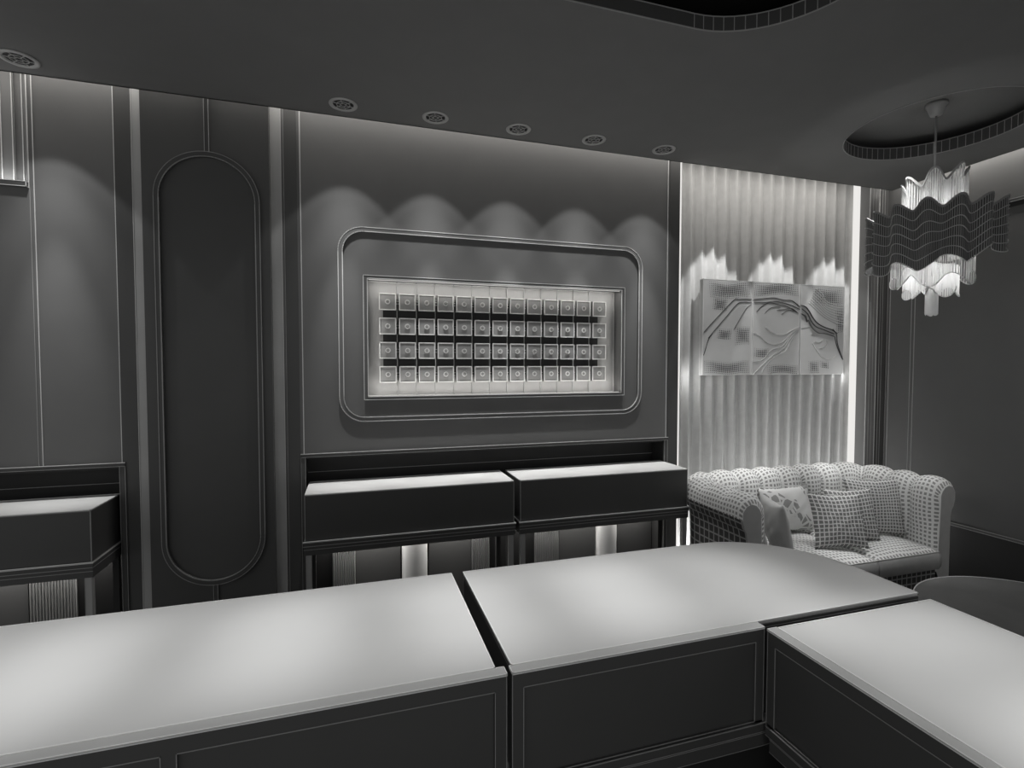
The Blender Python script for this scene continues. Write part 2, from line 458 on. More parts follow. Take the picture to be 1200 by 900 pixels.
# ------------------------------------------------------------------ curtain bay
m = MB(); NU = 400
CX0, CX1 = 2.095, 3.762
def cur(i, j):
    x = CX0 + (CX1-CX0)*i/(NU-1); ph = x/.098*2*PI + .9*math.sin(x*3.1)
    y = 3.105 - .017*math.cos(ph) - .005*math.cos(2*ph+1)
    return (x, y, .02 + 3.1*j)
m.grid(NU, 2, cur, 0)
o = m.build('curtain', [M['curtain']], fix=False)
so = o.modifiers.new('thickness', 'SOLIDIFY'); so.thickness = .003
tag(o, 'pale pleated full-height curtain behind the checked sofa', 'curtain')
m = MB(); m.box(2.092,2.118,3.02,3.03,.02,3.1,0)
o = m.build('led_profile', [M['led']]); tag(o, 'narrow glowing vertical light strip at the left edge of the curtain', 'light strip')
m = MB(); m.box(3.70,3.763,3.066,3.074,.02,3.1,0)
o = m.build('led_profile', [M['led']]); tag(o, 'wide glowing vertical light strip at the right edge of the curtain', 'light strip')

# ------------------------------------------------------------------ three canvases
def px_wall(px, py, D):
    f = 600.75; a = math.radians(16.947); p = math.radians(-2.056)
    cx = (px-600)/f; cy = -(py-450)/f
    fw = Vector((math.sin(a)*math.cos(p), math.cos(a)*math.cos(p), math.sin(p))); rt = Vector((math.cos(a),-math.sin(a),0)); up = rt.cross(fw)
    r = rt*cx + up*cy + fw
    r *= D/r.y
    return r.x, r.z + CAM_Z
AY = 3.015
def ap(x, y): return px_wall(800 + x/5.0, 310 + y/5.0, AY)
artx = [ap(120,300)[0], ap(405,300)[0], ap(410,300)[0], ap(684,300)[0], ap(692,300)[0], ap(945,300)[0]]
AZ0, AZ1 = 1.535, 2.197
strokes = [ # (canvas, kind, width, points measured in plan on the canvases)
 (0,'d',.007,[(125,395),(165,350),(230,280),(300,208),(330,203),(400,203)]),
 (0,'d',.006,[(150,430),(200,370),(260,300),(315,235),(345,222),(400,222)]),
 (0,'m',.005,[(300,380),(340,310),(375,255),(400,235)]),
 (0,'d',.006,[(122,530),(135,490),(150,440),(170,408)]),
 (1,'d',.008,[(412,205),(470,200),(530,195),(590,208),(640,213),(682,245)]),
 (1,'d',.007,[(412,222),(480,222),(540,216),(600,228),(650,245),(682,262)]),
 (1,'d',.007,[(435,275),(470,240),(510,225),(560,235),(620,250),(665,280)]),
 (1,'m',.006,[(485,280),(520,252),(570,250)]),(1,'m',.006,[(555,268),(600,262),(640,258),(675,285)]),(1,'m',.006,[(580,290),(620,268),(650,275)]),
 (1,'l',.006,[(485,370),(520,398),(560,412),(600,408),(640,385),(680,365)]),
 (1,'l',.006,[(415,400),(450,420),(480,450),(520,468),(560,465),(600,440),(640,400),(680,372)]),
 (1,'l',.007,[(415,568),(450,568),(480,545),(520,500),(580,480),(620,430),(650,395),(680,378)]),
 (1,'l',.007,[(412,645),(440,615),(480,575),(530,530),(590,490),(625,440),(655,402),(682,382)]),
 (1,'l',.006,[(465,630),(480,600),(530,545),(600,505),(632,450),(660,408),(682,390)]),
 (2,'d',.012,[(696,240),(720,250),(740,275),(760,310),(790,345),(830,368),(870,382),(900,402)]),
 (2,'m',.016,[(700,262),(730,290),(750,330),(780,365),(830,385),(880,405)]),
 (2,'m',.018,[(735,330),(755,370),(790,400),(830,405),(880,420)]),
 (2,'d',.02,[(698,292),(715,305),(724,330)]),
 (2,'d',.007,[(880,380),(900,410),(905,460),(920,510),(938,560)]),
 (2,'d',.006,[(890,425),(900,470),(915,510),(932,550)]),
 (2,'l',.006,[(755,408),(775,412)]),(2,'l',.006,[(770,452),(795,458),(818,442)]),(2,'l',.006,[(800,490),(825,488),(840,465),(842,445)]),
 (2,'l',.004,[(760,460),(790,510),(820,545),(870,555),(895,530)]),
 (2,'l',.005,[(696,370),(720,370),(745,362)]),
]
for y_ in range(8):
    strokes.append((2,'l',.0030,[(740+y_*6,225-y_*12),(790+y_*4,270-y_*14),(840,312-y_*14),(890,338-y_*15),(940,350-y_*16)]))
mi_of = {'d':2,'m':3,'l':1}
anames = ['left canvas of the three-part abstract art, pale with two dark slanting lines','middle canvas of the three-part abstract art, pale curved lines below dark ones','right canvas of the three-part abstract art, broad dark band curling down']
def inside(k,x,z): return artx[2*k]+.004 < x < artx[2*k+1]-.004 and AZ0+.004 < z < AZ1-.004
for k in range(3):
    x0, x1 = artx[2*k], artx[2*k+1]
    m = MB(); m.obox(x0,x1,AY,AY+.035,AZ0,AZ1,0,1,.003)
    for (kk, kd, wd, pts) in strokes:
        if kk != k: continue
        P = [ap(*p) for p in pts]; Q = []
        for a in range(len(P)-1):     # smooth through the points
            p0=P[max(a-1,0)];p1=P[a];p2=P[a+1];p3=P[min(a+2,len(P)-1)]
            for s_ in range(6):
                u_=s_/6
                Q.append(tuple(.5*((2*p1[c_])+(-p0[c_]+p2[c_])*u_+(2*p0[c_]-5*p1[c_]+4*p2[c_]-p3[c_])*u_*u_+(-p0[c_]+3*p1[c_]-3*p2[c_]+p3[c_])*u_**3) for c_ in (0,1)))
        Q.append(P[-1])
        for a in range(len(Q)-1):
            if inside(k,*Q[a]) and inside(k,*Q[a+1]): m.bar((Q[a][0],AY-.001,Q[a][1]),(Q[a+1][0],AY-.001,Q[a+1][1]), wd, mi_of[kd], h=.004)
    # fields of small dots
    if k == 0: fields = [((160,105),(395,195)),((180,195),(260,270)),((130,570),(390,640)),((205,375),(285,440)),((310,370),(395,470))]
    elif k == 1: fields = [((420,110),(680,180)),((420,490),(500,545)),((500,590),(680,640))]
    else: fields = [((765,140),(935,240)),((740,570),(800,640)),((810,570),(860,610)),((900,260),(940,400))]
    for (a0,b0_),(a1,b1_) in fields:
        xx = a0
        while xx < a1:
            yy = b0_
            while yy < b1_:
                dx = (xx-(a0+a1)/2)/((a1-a0)/2); dy = (yy-(b0_+b1_)/2)/((b1_-b0_)/2)
                sz = .0105*(1-.7*max(dx*dx,dy*dy))
                x,z = ap(xx + 3*math.sin(yy*.04), yy + 5*math.sin(xx*.03))
                if inside(k,x,z): m.box(x-sz/2,x+sz/2,AY-.002,AY+.002,z-sz/2,z+sz/2,2)
                yy += 11
            xx += 11
    o = m.build('wall_canvas', [M['art'], M['artlight'], M['artdark'], M['artmid']])
    tag(o, anames[k], 'wall art', 'three-part abstract art on the curtain')
    # hanging battens behind
for z in ():
    pass

# ------------------------------------------------------------------ downlights
def downlight():
    x=y=0
    r = thing('downlight', 'x', 'downlight', (0,0,H), 'ceiling downlights along the back wall')
    m = MB()
    m.lathe([(.062,H+.002),(.070,H-.002),(.068,H-.006),(.054,H-.007),(.050,H-.002)],0,0,36,0,cap=False)
    m.build('trim_ring', [M['ring']], r)
    m = MB(); n=24
    for i in range(6):
        a=i*PI/3+.3; m.bar((.012*math.cos(a),.012*math.sin(a),H-.004),(.052*math.cos(a),.052*math.sin(a),H-.004),.0035,0)
    for rr in (.014,.032): m.poly([(rr*math.cos(i*2*PI/n),rr*math.sin(i*2*PI/n),H-.004) for i in range(n)],.0035,0,True)
    m.build('grille', [M['ring']], r)
    m = MB(); m.lathe([(.053,H-.0015),(.001,H-.0012)],0,0,24,0,cap=False); m.build('lamp_cup', [M['inner']], r)
    return r
r0 = downlight()
dl = [(-1.365,'alone at far left above the left wall panel'),(-.046,'second along the wall, above the left end of the main panel'),(.418,'third along the wall, above the left half of the display case'),
      (.879,'fourth along the wall, above the middle of the display case'),(1.339,'fifth along the wall, above the right part of the display case'),(1.806,'last along the wall, nearest the curtain')]
for k,(x,l) in enumerate(dl):
    o = r0 if k == 0 else copy_tree(r0)
    o.location = (x, 2.76, H); o['label'] = 'round ceiling downlight, ' + l

# ------------------------------------------------------------------ wall counters
def wall_counter(x0, x1, label, y0=2.742, y1=3.046):
    r = thing('display_counter', label, 'display counter', ((x0+x1)/2, y0, 0), 'display counters against the back wall')
    m = MB(); m.obox(x0,x1,y0,y1,.712,TOP-.004,0,1,.0038); m.build('case', [M['body'], M['dline']], r)
    m = MB(); m.obox(x0+.001,x1-.001,y0+.001,y1,TOP-.004,TOP,0,1,.003); m.build('counter_top', [M['top'], M['tline']], r)
    m = MB(); m.box(x0-.008,x1+.008,y0-.010,y1,.690,.712,0)
    m.poly([(x0-.008,y0-.010,.712),(x1+.008,y0-.010,.712)],.006,1); m.bar((x1+.008,y0-.01,.712),(x1+.008,y1,.712),.005,1)
    m.bar((x0-.008,y0-.010,.690),(x1+.008,y0-.010,.690),.003,2); m.bar((x1+.008,y0-.01,.69),(x1+.008,y1,.69),.003,2)
    m.build('moulding', [M['body'], M['line'], M['dline']], r)
    m = MB(); m.box(x0-.006,x1+.006,y0-.006,y1,.644,.690,0); m.bar((x0-.006,y0-.006,.672),(x1+.006,y0-.006,.672),.0025,1)
    m.build('apron', [M['body'], M['dline']], r)
    for lx in (x0+.002, x1-.028):
        m = MB(); m.obox(lx,lx+.026,y0,y0+.026,0,.644,0,1,.002); m.build('leg', [M['strip'], M['dline']], r)
        m = MB(); m.box(lx,lx+.026,y1-.03,y1-.004,0,.644,0); m.build('leg', [M['inner']], r)  # rear leg coloured dark, as if deep in the shade
    m = MB(); m.box(x0+.06,x1-.06,y1-.012,y1-.004,.638,.644,0); m.build('led_strip', [M['led']], r)
    return r
wall_counter(-2.35,-1.151,'dark wall counter with pale top at the left edge of the room')
wall_counter(-.252,.846,'dark wall counter with pale top under the left half of the display case')
wall_counter(.886,1.988,'dark wall counter with pale top next to the checked sofa')

# back panels of the niches, seen between the legs
def fluted(x0,x1,label,grp='fluted panels in the niches below the counters'):
    m = MB(); y = NB-.014; m.box(x0,x1,y-.012,y,0,.90,0)
    n = max(4,int((x1-x0)/.0125)); p = (x1-x0)/n
    for i in range(n):
        xc = x0+(i+.5)*p
        b_ = len(m.v)
        m.grid(7,2,lambda a,b:(xc+p*.46*math.cos(PI*a/6), y-.012-.010*math.sin(PI*a/6), .90*b),0,sm=True)
        m.bar((xc+p*.5,y-.0125,0),(xc+p*.5,y-.0125,.90),.002,1)
    o = m.build('fluted_panel',[M['flute'],M['line']]); tag(o,label,'fluted panel',grp)
fluted(-1.585,-1.39,'fluted panel under the far left wall counter')
fluted(-.142,-.015,'fluted panel left of the first pale column, under the middle wall counter')
fluted(.69,.805,'narrow fluted panel under the right end of the middle wall counter')
fluted(1.115,1.28,'wide fluted panel under the left end of the counter by the sofa')
def niche_panel(x0,x1,label):
    y = NB-.014
    m = MB(); m.prism([(a,b) for a,b in rrect(x0,x1,-.3,.60,.02,5)],0,.014,0)
    m.v = [(a, y-c_, b) for a,b,c_ in m.v]
    m.v = [(a,b,max(c_,0.0)) for a,b,c_ in m.v]
    o = m.build('inset_panel',[M['pilaster']]); tag(o,label,'inset panel','dark inset panels under the wall counters')
niche_panel(-.012,.248,'dark inset panel left of the first pale column')
niche_panel(.42,.685,'dark inset panel right of the first pale column')
niche_panel(1.285,1.548,'dark inset panel left of the second pale column')
niche_panel(1.72,1.985,'dark inset panel right of the second pale column')
niche_panel(-2.3,-1.59,'dark inset panel under the far left wall counter')
def column(xc,label):
    m = MB(); y = NB-.014
    prof = [(.078,0),(.078,.55),(.080,.58),(.090,.605),(.092,.90)]
    m.grid(len(prof),13,lambda i,j:(xc-prof[i][0]*math.cos(PI*j/12), y-.055*math.sin(PI*j/12)**.7, prof[i][1]),0)
    o = m.build('pale_column',[M['white']]); tag(o,label,'column','pale half columns behind the wall counters')
column(.335,'pale rounded column behind the middle wall counter')
column(1.634,'pale rounded column behind the wall counter by the sofa')

# ------------------------------------------------------------------ foreground counters
def shaker(m, p0, p1, z0, z1, nrm, w=.0022, li=1, mi=0, fr=.026):
    pass
def front_x(m, x0, x1, y, z0, z1, splits, fr=.025, d=.006, w=.0016):
    """framed front facing -y: stiles and rails stand proud of the recessed panels"""
    xs = [x0]+splits+[x1]
    m.box(x0,x1,y,y+d,z1-.030,z1,0); m.box(x0,x1,y,y+d,z0,z0+.004,0)
    edges = []
    for i,x in enumerate(xs):
        a = x if i == 0 else (x-fr if i == len(xs)-1 else x-fr/2)
        m.box(a,a+fr,y,y+d,z0,z1-.030,0); edges.append((a,a+fr))
    for i in range(len(xs)-1):
        a = edges[i][1]; b = edges[i+1][0]
        m.poly([(a,y-.0002,z0+.004),(a,y-.0002,z1-.030),(b,y-.0002,z1-.030),(b,y-.0002,z0+.004)], w, 1, True)
def counter_base(r, loop, loop_in, legs):
    m = MB(); m.prism(loop, .687, .709, 0)
    m.poly([(x,y,.709) for x,y in loop], .0022, 1, True); m.poly([(x,y,.687) for x,y in loop], .0014, 1, True); m.build('moulding',[M['body'],M['dline']],r)
    m = MB(); m.prism(loop_in, .644, .687, 0); m.poly([(x,y,.676) for x,y in loop_in], .0014, 1, True); m.poly([(x,y,.644) for x,y in loop_in], .0014, 1, True)
    m.build('apron',[M['body'],M['dline']],r)
    xa=min(p[0] for p in legs); xb=max(p[0] for p in legs); ya=min(p[1] for p in legs)+.03; yb=max(p[1] for p in legs)
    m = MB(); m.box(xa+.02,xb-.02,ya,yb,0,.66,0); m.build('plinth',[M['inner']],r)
def rectl(x0,x1,y0,y1): return [(x0,y0),(x1,y0),(x1,y1),(x0,y1)]
FY = 1.017
# left
r = thing('display_counter','long pale-topped island counter across the bottom left foreground','display counter',(-.33,1.02,0),'island display counters in the foreground')
m = MB(); m.box(-.95,.279,FY+.006,1.567,.709,TOP-.008,0); m.build('case',[M['body'],M['dline']],r)
m = MB(); front_x(m,-.93,.298,FY,.709,TOP-.006,[-.323]); m.bar((.298,FY,.709),(.298,FY,.944),.0016,1)
m.box(.272,.298,FY+.006,FY+.03,.709,.944,0)
m.build('front_frame',[M['body'],M['dline']],r)
m = MB(); m.obox(-.95,.279,1.044,1.569,TOP-.006,TOP,0,1,.0030); m.build('counter_top',[M['top'],M['tline']],r)
m = MB(); m.obox(-.93,.299,FY-.001,1.043,TOP-.004,TOP-.0002,0,1,.0018); m.build('front_lip',[M['lip'],M['tline']],r)
counter_base(r, rectl(-.95,.300,FY-.006,1.57), rectl(-.94,.292,FY+.002,1.56), [(-.92,1.05),(.27,1.05),(-.92,1.53),(.27,1.53)])
# middle
r = thing('display_counter','island counter in the middle with a rounded far right corner','display counter',(.9,1.02,0),'island display counters in the foreground')
def mid_loop(x0,x1,y0,y1,rad,cxo=1.2,cyo=1.235): return [(x0,y0),(x1,y0)] + arc(x1-rad,y1-rad,rad,0,PI/2,20) + [(x0,y1)]
m = MB(); m.prism(mid_loop(.318,1.530,1.040,1.565,.335),.709,TOP-.008,0)
m.poly([(x,y,TOP-.016) for x,y in mid_loop(.318,1.530,1.040,1.565,.335)],.0014,1,True)
m.box(.312,.968,FY+.006,1.045,.709,TOP-.008,0); m.bar((1.53,1.04,.709),(1.53,1.04,.94),.0018,1); m.bar((.318,1.565,.709),(.318,1.565,.94),.0018,1)
m.build('case',[M['body'],M['dline']],r)
m = MB(); front_x(m,.311,.967,FY,.709,TOP-.006,[]); 
for x in (.311,.967): m.bar((x,FY,.709),(x,FY,.944),.0016,1)
m.build('front_frame',[M['body'],M['dline']],r)
ml = mid_loop(.317,1.532,1.044,1.568,.335)
m = MB(); m.prism(ml,TOP-.008,TOP,0); m.poly([(x,y,TOP) for x,y in ml],.0030,1,True); m.build('counter_top',[M['top'],M['tline']],r)
m = MB(); m.obox(.311,.967,FY-.001,1.043,TOP-.004,TOP-.0002,0,1,.0018); m.build('front_lip',[M['lip'],M['tline']],r)
counter_base(r, mid_loop(.308,.972,FY-.006,1.30,.01)[:2]+mid_loop(.308,1.54,1.04,1.57,.34)[1:], mid_loop(.316,.966,FY+.002,1.30,.01)[:2]+mid_loop(.316,1.53,1.045,1.56,.33)[1:], [(.34,1.05),(.94,1.05),(1.48,1.09),(.34,1.53),(1.20,1.52)])
# right
r = thing('display_counter','island counter running toward the viewer at the bottom right','display counter',(1.25,.5,0),'island display counters in the foreground')
RX = .967; RY0 = -.35; RY1 = 1.002
m = MB(); m.box(RX+.006,1.517,RY0,RY1-.002,.709,TOP-.008,0); m.build('case',[M['body'],M['dline']],r)
m = MB(); front_x(m,RY0,RY1+.004,0,.709,TOP-.006,[.3])
m.v = [(RX+b, a, c_) for a,b,c_ in m.v]; m.bar((RX,RY1+.003,.709),(RX,RY1+.003,.944),.0016,1); m.build('front_frame',[M['body'],M['dline']],r)
m = MB(); m.obox(.995,1.520,RY0,RY1,TOP-.006,TOP,0,1,.0030); m.build('counter_top',[M['top'],M['tline']],r)
m = MB(); m.obox(RX-.001,.994,RY0,RY1+.004,TOP-.004,TOP-.0002,0,1,.0018); m.build('front_lip',[M['lip'],M['tline']],r)
counter_base(r, rectl(RX-.006,1.522,RY0,RY1), rectl(RX+.002,1.515,RY0,RY1-.006), [(1.0,.97),(1.49,.97),(1.0,-.3),(1.49,-.3)])

# ------------------------------------------------------------------ sofa
SO = thing('sofa','pale checked low sofa with rolled channelled back and arms, before the curtain','sofa',(2.88,2.6,0))
XL, XR, YB, YF, RC = 2.105, 3.535, 2.875, 2.27, .20
path = []
def seg(a,b,n):
    for i in range(n): path.append((a[0]+(b[0]-a[0])*i/n, a[1]+(b[1]-a[1])*i/n))
seg((XL,YF),(XL,YB-RC),34)
for x,y in arc(XL+RC,YB-RC,RC,PI,PI/2,18)[:-1]: path.append((x,y))
seg((XL+RC,YB),(XR-RC,YB),70)
for x,y in arc(XR-RC,YB-RC,RC,PI/2,0,18)[:-1]: path.append((x,y))
seg((XR,YB-RC),(XR,YF),34); path.append((XR,YF))
sl = [0]
for i in range(1,len(path)): sl.append(sl[-1]+math.dist(path[i],path[i-1]))
TOT = sl[-1]; PITCH = TOT/round(TOT/.172)
prof = [(.075,.06),(.075,.30),(.075,.52),(.078,.64),(.088,.69),(.108,.72),(.120,.765),(.118,.815),(.095,.857),(.055,.880),(.010,.880),(-.030,.862),(-.058,.825),(-.070,.77),(-.072,.70),(-.066,.60),(-.060,.50),(-.058,.38),(-.058,.30)]
pl_ = [0]
for i in range(1,len(prof)): pl_.append(pl_[-1]+math.dist(prof[i],prof[i-1]))
def shell(i,j,grow=0.0):
    p = path[i]; a = path[max(i-1,0)]; b = path[min(i+1,len(path)-1)]
    tx,ty = b[0]-a[0], b[1]-a[1]; L_ = math.hypot(tx,ty); nx,ny = -ty/L_, tx/L_      # outward (left of travel)
    o_, z = prof[j]
    bump = abs(math.sin(PI*sl[i]/PITCH))**.6
    k = max(0, min(1,(j-7)/4)) if j < 14 else max(0,(18-j)/4)
    cx, cz = 0, .80
    if j >= 7:
        amt = (bump-.75)*.056*k
        if j <= 12:
            dx, dz = o_-.02, z-.74; q = math.hypot(dx,dz); o_ += dx/q*amt; z += dz/q*amt
        else: o_ -= amt
    end = min(sl[i], TOT-sl[i]); 
    if end < .03:
        e = .03-end; q = 1-(e/.03)**2*.16; o_ = .012+(o_-.012)*q; z = z if z < .6 else .6+(z-.6)*(1-(e/.03)**2*.07)
    return (p[0]+nx*o_, p[1]+ny*o_, z)
def uvsh(i,j): return (sl[min(i,len(path)-1)]/.024, pl_[min(j,len(prof)-1)]/.027)
m = MB(); NJ = 7
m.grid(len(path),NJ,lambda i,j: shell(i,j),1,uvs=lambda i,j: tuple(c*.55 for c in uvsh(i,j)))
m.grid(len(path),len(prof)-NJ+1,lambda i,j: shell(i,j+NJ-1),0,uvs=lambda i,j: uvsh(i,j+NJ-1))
for e in (0,len(path)-1):   # arm fronts
    b0 = len(m.v); m.v += [shell(e,j) for j in range(len(prof))]
    # faces between mirrored sides of the profile
    m.face(list(range(b0,b0+len(prof))),2)
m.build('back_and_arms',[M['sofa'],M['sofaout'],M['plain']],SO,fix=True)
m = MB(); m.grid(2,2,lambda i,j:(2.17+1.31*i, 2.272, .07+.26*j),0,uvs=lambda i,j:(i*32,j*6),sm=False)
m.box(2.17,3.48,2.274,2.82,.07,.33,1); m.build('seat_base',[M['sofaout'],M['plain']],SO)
def cushion(x0,x1,y0,y1,z0,z1,name):
    m = MB(); n=22; cx=(x0+x1)/2; cy=(y0+y1)/2; hx=(x1-x0)/2; hy=(y1-y0)/2
    def sq(a): return math.copysign(abs(a)**.75,a)
    def top(i,j):
        u=-1+2*i/n; v=-1+2*j/n
        h = (1-abs(u)**5)**.5*(1-abs(v)**5)**.5 if abs(u)<1 and abs(v)<1 else 0
        return (cx+u*hx, cy+v*hy, z1-.03+.030*h+.012*(1-u*u)*(1-v*v))
    m.grid(n+1,n+1,top,0,uvs=lambda i,j:((x1-x0)*i/n/.027,(y1-y0)*j/n/.027))
    rim = [top(i,0) for i in range(n+1)]+[top(n,j) for j in range(1,n+1)]+[top(i,n) for i in range(n-1,-1,-1)]+[top(0,j) for j in range(n-1,0,-1)]
    k=len(rim)
    def side(i,j):
        x,y,z = rim[i % k]; b_=[0,.012,.012,0][j]; q=[z,z-.02,z0+.02,z0][j]
        dx,dy=(x-cx)/hx,(y-cy)/hy
        return (x+dx*b_*.5, y+(b_ if dy>0 else -b_)*(abs(dy)>.99), q)
    m.grid(k,4,side,1,cu=True)
    m.poly(rim,.006,2,True)
    m.face([len(m.v)-1],1) if False else None
    return m.build(name,[M['sofa'],M['plain'],M['white']],SO)
cushion(2.175,2.955,2.245,2.80,.33,.468,'seat_cushion')
cushion(2.962,3.470,2.245,2.80,.33,.468,'seat_cushion')
for x,y in ((2.2,2.32),(3.56,2.32),(2.2,2.85),(3.56,2.85)):
    m = MB(); m.lathe([(.016,0),(.022,.06)],x,y,12); m.build('foot',[M['inner']],SO)

# ------------------------------------------------------------------ cushions on the sofa
def pillow(cx,cy,z,size,rz,tilt,label,mt,rx2=0.0,th=.06,dens=.026,hgt=None):
    n = 26; m = MB(); hs = size/2; hv = (hgt or size)/2
    for sgn in (1,-1):
        def fn(i,j):
            u=-1+2*i/n; v=-1+2*j/n
            px = u*(1-.10*(1-v*v)); pz = v*(1-.10*(1-u*u))
            d = (max(0,(1-u*u))*max(0,(1-v*v)))**.42
            wr = .004*math.sin(9*u+5*v*sgn)*math.sin(7*v+2)*(1-abs(u))**.2*(d>0)
            return (px*hs, sgn*(th*d+wr*d), pz*hv+hv)
        m.grid(n+1,n+1,fn,0,uvs=lambda i,j:(size*i/n/dens,(hgt or size)*j/n/dens),flip=sgn<0)
    o = m.build('throw_cushion',[mt],fix=True)
    bmx = bmesh.new(); bmx.from_mesh(o.data); bmesh.ops.remove_doubles(bmx,verts=bmx.verts,dist=.0005); bmesh.ops.recalc_face_normals(bmx,faces=bmx.faces); bmx.to_mesh(o.data); bmx.free()
    o.location=(cx,cy,z); o.rotation_euler=(tilt,rx2,rz)
    tag(o,label,'cushion','throw cushions on the sofa')
    return o
R = math.radians
pillow(2.285,2.50,.470,.36,R(80),R(-15),'plain pale cushion leaning flat on the left arm of the sofa',M['plain'],th=.045)
pillow(2.44,2.44,.472,.34,R(68),R(-12),'plain pale cushion seen edge-on, in front of the one leaning on the left arm',M['plain'],th=.05)
pillow(2.80,2.725,.472,.44,R(2),R(-14),'pale cushion with a sparse triangular pattern against the sofa back',M['pillowp'],hgt=.31)
pillow(2.84,2.375,.476,.34,R(-16),R(-17),'checked cushion in front of the others, middle of the sofa',M['pillow'],th=.05)
pillow(3.05,2.45,.474,.34,R(-10),R(-17),'checked cushion wedged behind the front one, second from the right',M['pillow'],th=.05)
pillow(3.295,2.505,.474,.38,R(-18),R(-12),'finely checked cushion in the right corner of the sofa',M['pillow2'],dens=.022,th=.05)

# ------------------------------------------------------------------ round table
TB = thing('round_table','low round dark-topped drum table right of the counters','table',(2.73,1.315,0))
m = MB(); m.lathe([(.455,.525),(.467,.530),(.467,.546),(.463,.55)],2.73,1.315,72)
m.poly([(2.73+.466*math.cos(i*2*PI/72),1.315+.466*math.sin(i*2*PI/72),.549) for i in range(72)],.004,1,True)
m.build('table_top',[M['table'],M['line']],TB)
m = MB(); m.lathe([(.40,.02),(.43,.05),(.44,.525)],2.73,1.315,72)
for i in range(72):
    a=i*2*PI/72; m.bar((2.73+.441*math.cos(a),1.315+.441*math.sin(a),.08),(2.73+.441*math.cos(a),1.315+.441*math.sin(a),.52),.0035,1)
for z in (.49,.40,.30,.2): m.poly([(2.73+.441*math.cos(i*2*PI/72),1.315+.441*math.sin(i*2*PI/72),z) for i in range(72)],.0035,1,True)
m.build('drum_base',[M['body'],M['dline']],TB)

# ------------------------------------------------------------------ chandelier
CH = thing('chandelier','wavy tiered strand chandelier hanging from the round ceiling recess','chandelier',(CX,CY,1.87))
m = MB(); m.lathe([(.050,3.05),(.052,3.035),(.044,3.03),(.028,2.985),(.012,2.98)],CX,CY,32)
m.build('ceiling_canopy',[M['cord']],CH)
m = MB(); m.lathe([(.005,2.985),(.005,2.655)],CX,CY,10); m.build('cord',[M['cord']],CH)
m = MB(); m.lathe([(.012,2.665),(.03,2.66),(.035,2.64),(.012,2.62),(.012,2.1)],CX,CY,20); m.build('stem',[M['cord']],CH)
va = math.atan2(-CY,-CX)     # direction from the chandelier back to the counters
def tier(R0, a, n, ph, zt, bt, nt, pt, zb, bb, nb, pb, N, mat_, gap=.45, lines=(), wl=.004, dip=0.0, tilt=0.0, tiltb=0.0, lining=0):
    def rad(t): return R0*(1+a*math.cos(n*t+ph))
    def pt_(t,z,dr=0): r_=rad(t)+dr; return (CX+r_*math.cos(t+va), CY+r_*math.sin(t+va), z)
    def top(t): return zt+bt*math.cos(nt*t+pt)+tilt*math.sin(t)
    def bot(t): return zb+bb*math.cos(nb*t+pb)-dip*math.cos(t)+tiltb*math.sin(t)
    m = MB()
    for i in range(N):
        t0 = 2*PI*i/N; t1 = t0+2*PI/N*gap
        m.grid(2,2,lambda u,v: pt_((t0,t1)[u], (bot(t0),top(t0))[v]),0,sm=False)
    m2 = 288
    if lining: m.grid(m2,2,lambda i,j: pt_(2*PI*i/m2,(bot(2*PI*i/m2)+.004,top(2*PI*i/m2)-.004)[j],-.005),1,cu=True)
    for k_ in range(m2):
        t0=2*PI*k_/m2; t1=2*PI*(k_+1)/m2
        m.bar(pt_(t0,top(t0)),pt_(t1,top(t1)),.008,3 if lining else 1,h=.010)
        for q in lines:
            m.bar(pt_(t0,bot(t0)+(top(t0)-bot(t0))*q,.002),pt_(t1,bot(t1)+(top(t1)-bot(t1))*q,.002),wl,2)
    return m
tier(.132,.13,7,0, 2.625,.034,7,0, 2.36,.02,5,1,90,M['strand'],.66,tilt=.02).build('upper_tier',[M['strand'],M['cord'],M['cord']],CH,fix=False)
tier(.290,.07,14,1.22, 2.440,.022,14,1.22, 2.200,.030,9,-1.57,250,M['dstrand'],.5,(0,.16,.33,.5,.66,.83),.0035,.07,tiltb=.035,lining=1).build('main_tier',[M['rod'],M['dstrand'],M['ring'],M['rod']],CH,fix=False)
tier(.175,.10,6,1.2, 2.26,.01,5,0, 2.075,.035,6,3.4,110,M['strand'],.6,(0,),.004,.02).build('lower_tier',[M['strand'],M['cord'],M['strand']],CH,fix=False)
tier(.115,.14,5,2.4, 2.16,.01,5,0, 2.005,.028,5,0.5,90,M['strand'],.8,(0,),.003,.01).build('lower_tier',[M['strand'],M['cord'],M['strand']],CH,fix=False)
tier(.028,.2,3,1.0, 2.03,.02,3,0, 1.885,.008,3,0.5,40,M['strand'],1.0,(),.003).build('lower_tier',[M['strand'],M['strand'],M['strand']],CH,fix=False)
for k in range(5):
    a = k*2*PI/5; 
    m = MB(); m.lathe([(.002,2.30),(.012,2.31),(.014,2.34),(.008,2.365),(.004,2.38)],CX+.085*math.cos(a),CY+.085*math.sin(a),10)
    m.build('bulb',[M['bulb']],CH)
m = MB()
for k in range(5):
    a=k*2*PI/5; m.bar((CX,CY,2.40),(CX+.14*math.cos(a),CY+.14*math.sin(a),2.40),.006,0); m.bar((CX,CY,2.43),(CX+.27*math.cos(a+.3),CY+.27*math.sin(a+.3),2.43),.005,0); m.bar((CX,CY,2.25),(CX+.19*math.cos(a+.6),CY+.19*math.sin(a+.6),2.25),.005,0)
m.build('support_arms',[M['cord']],CH)

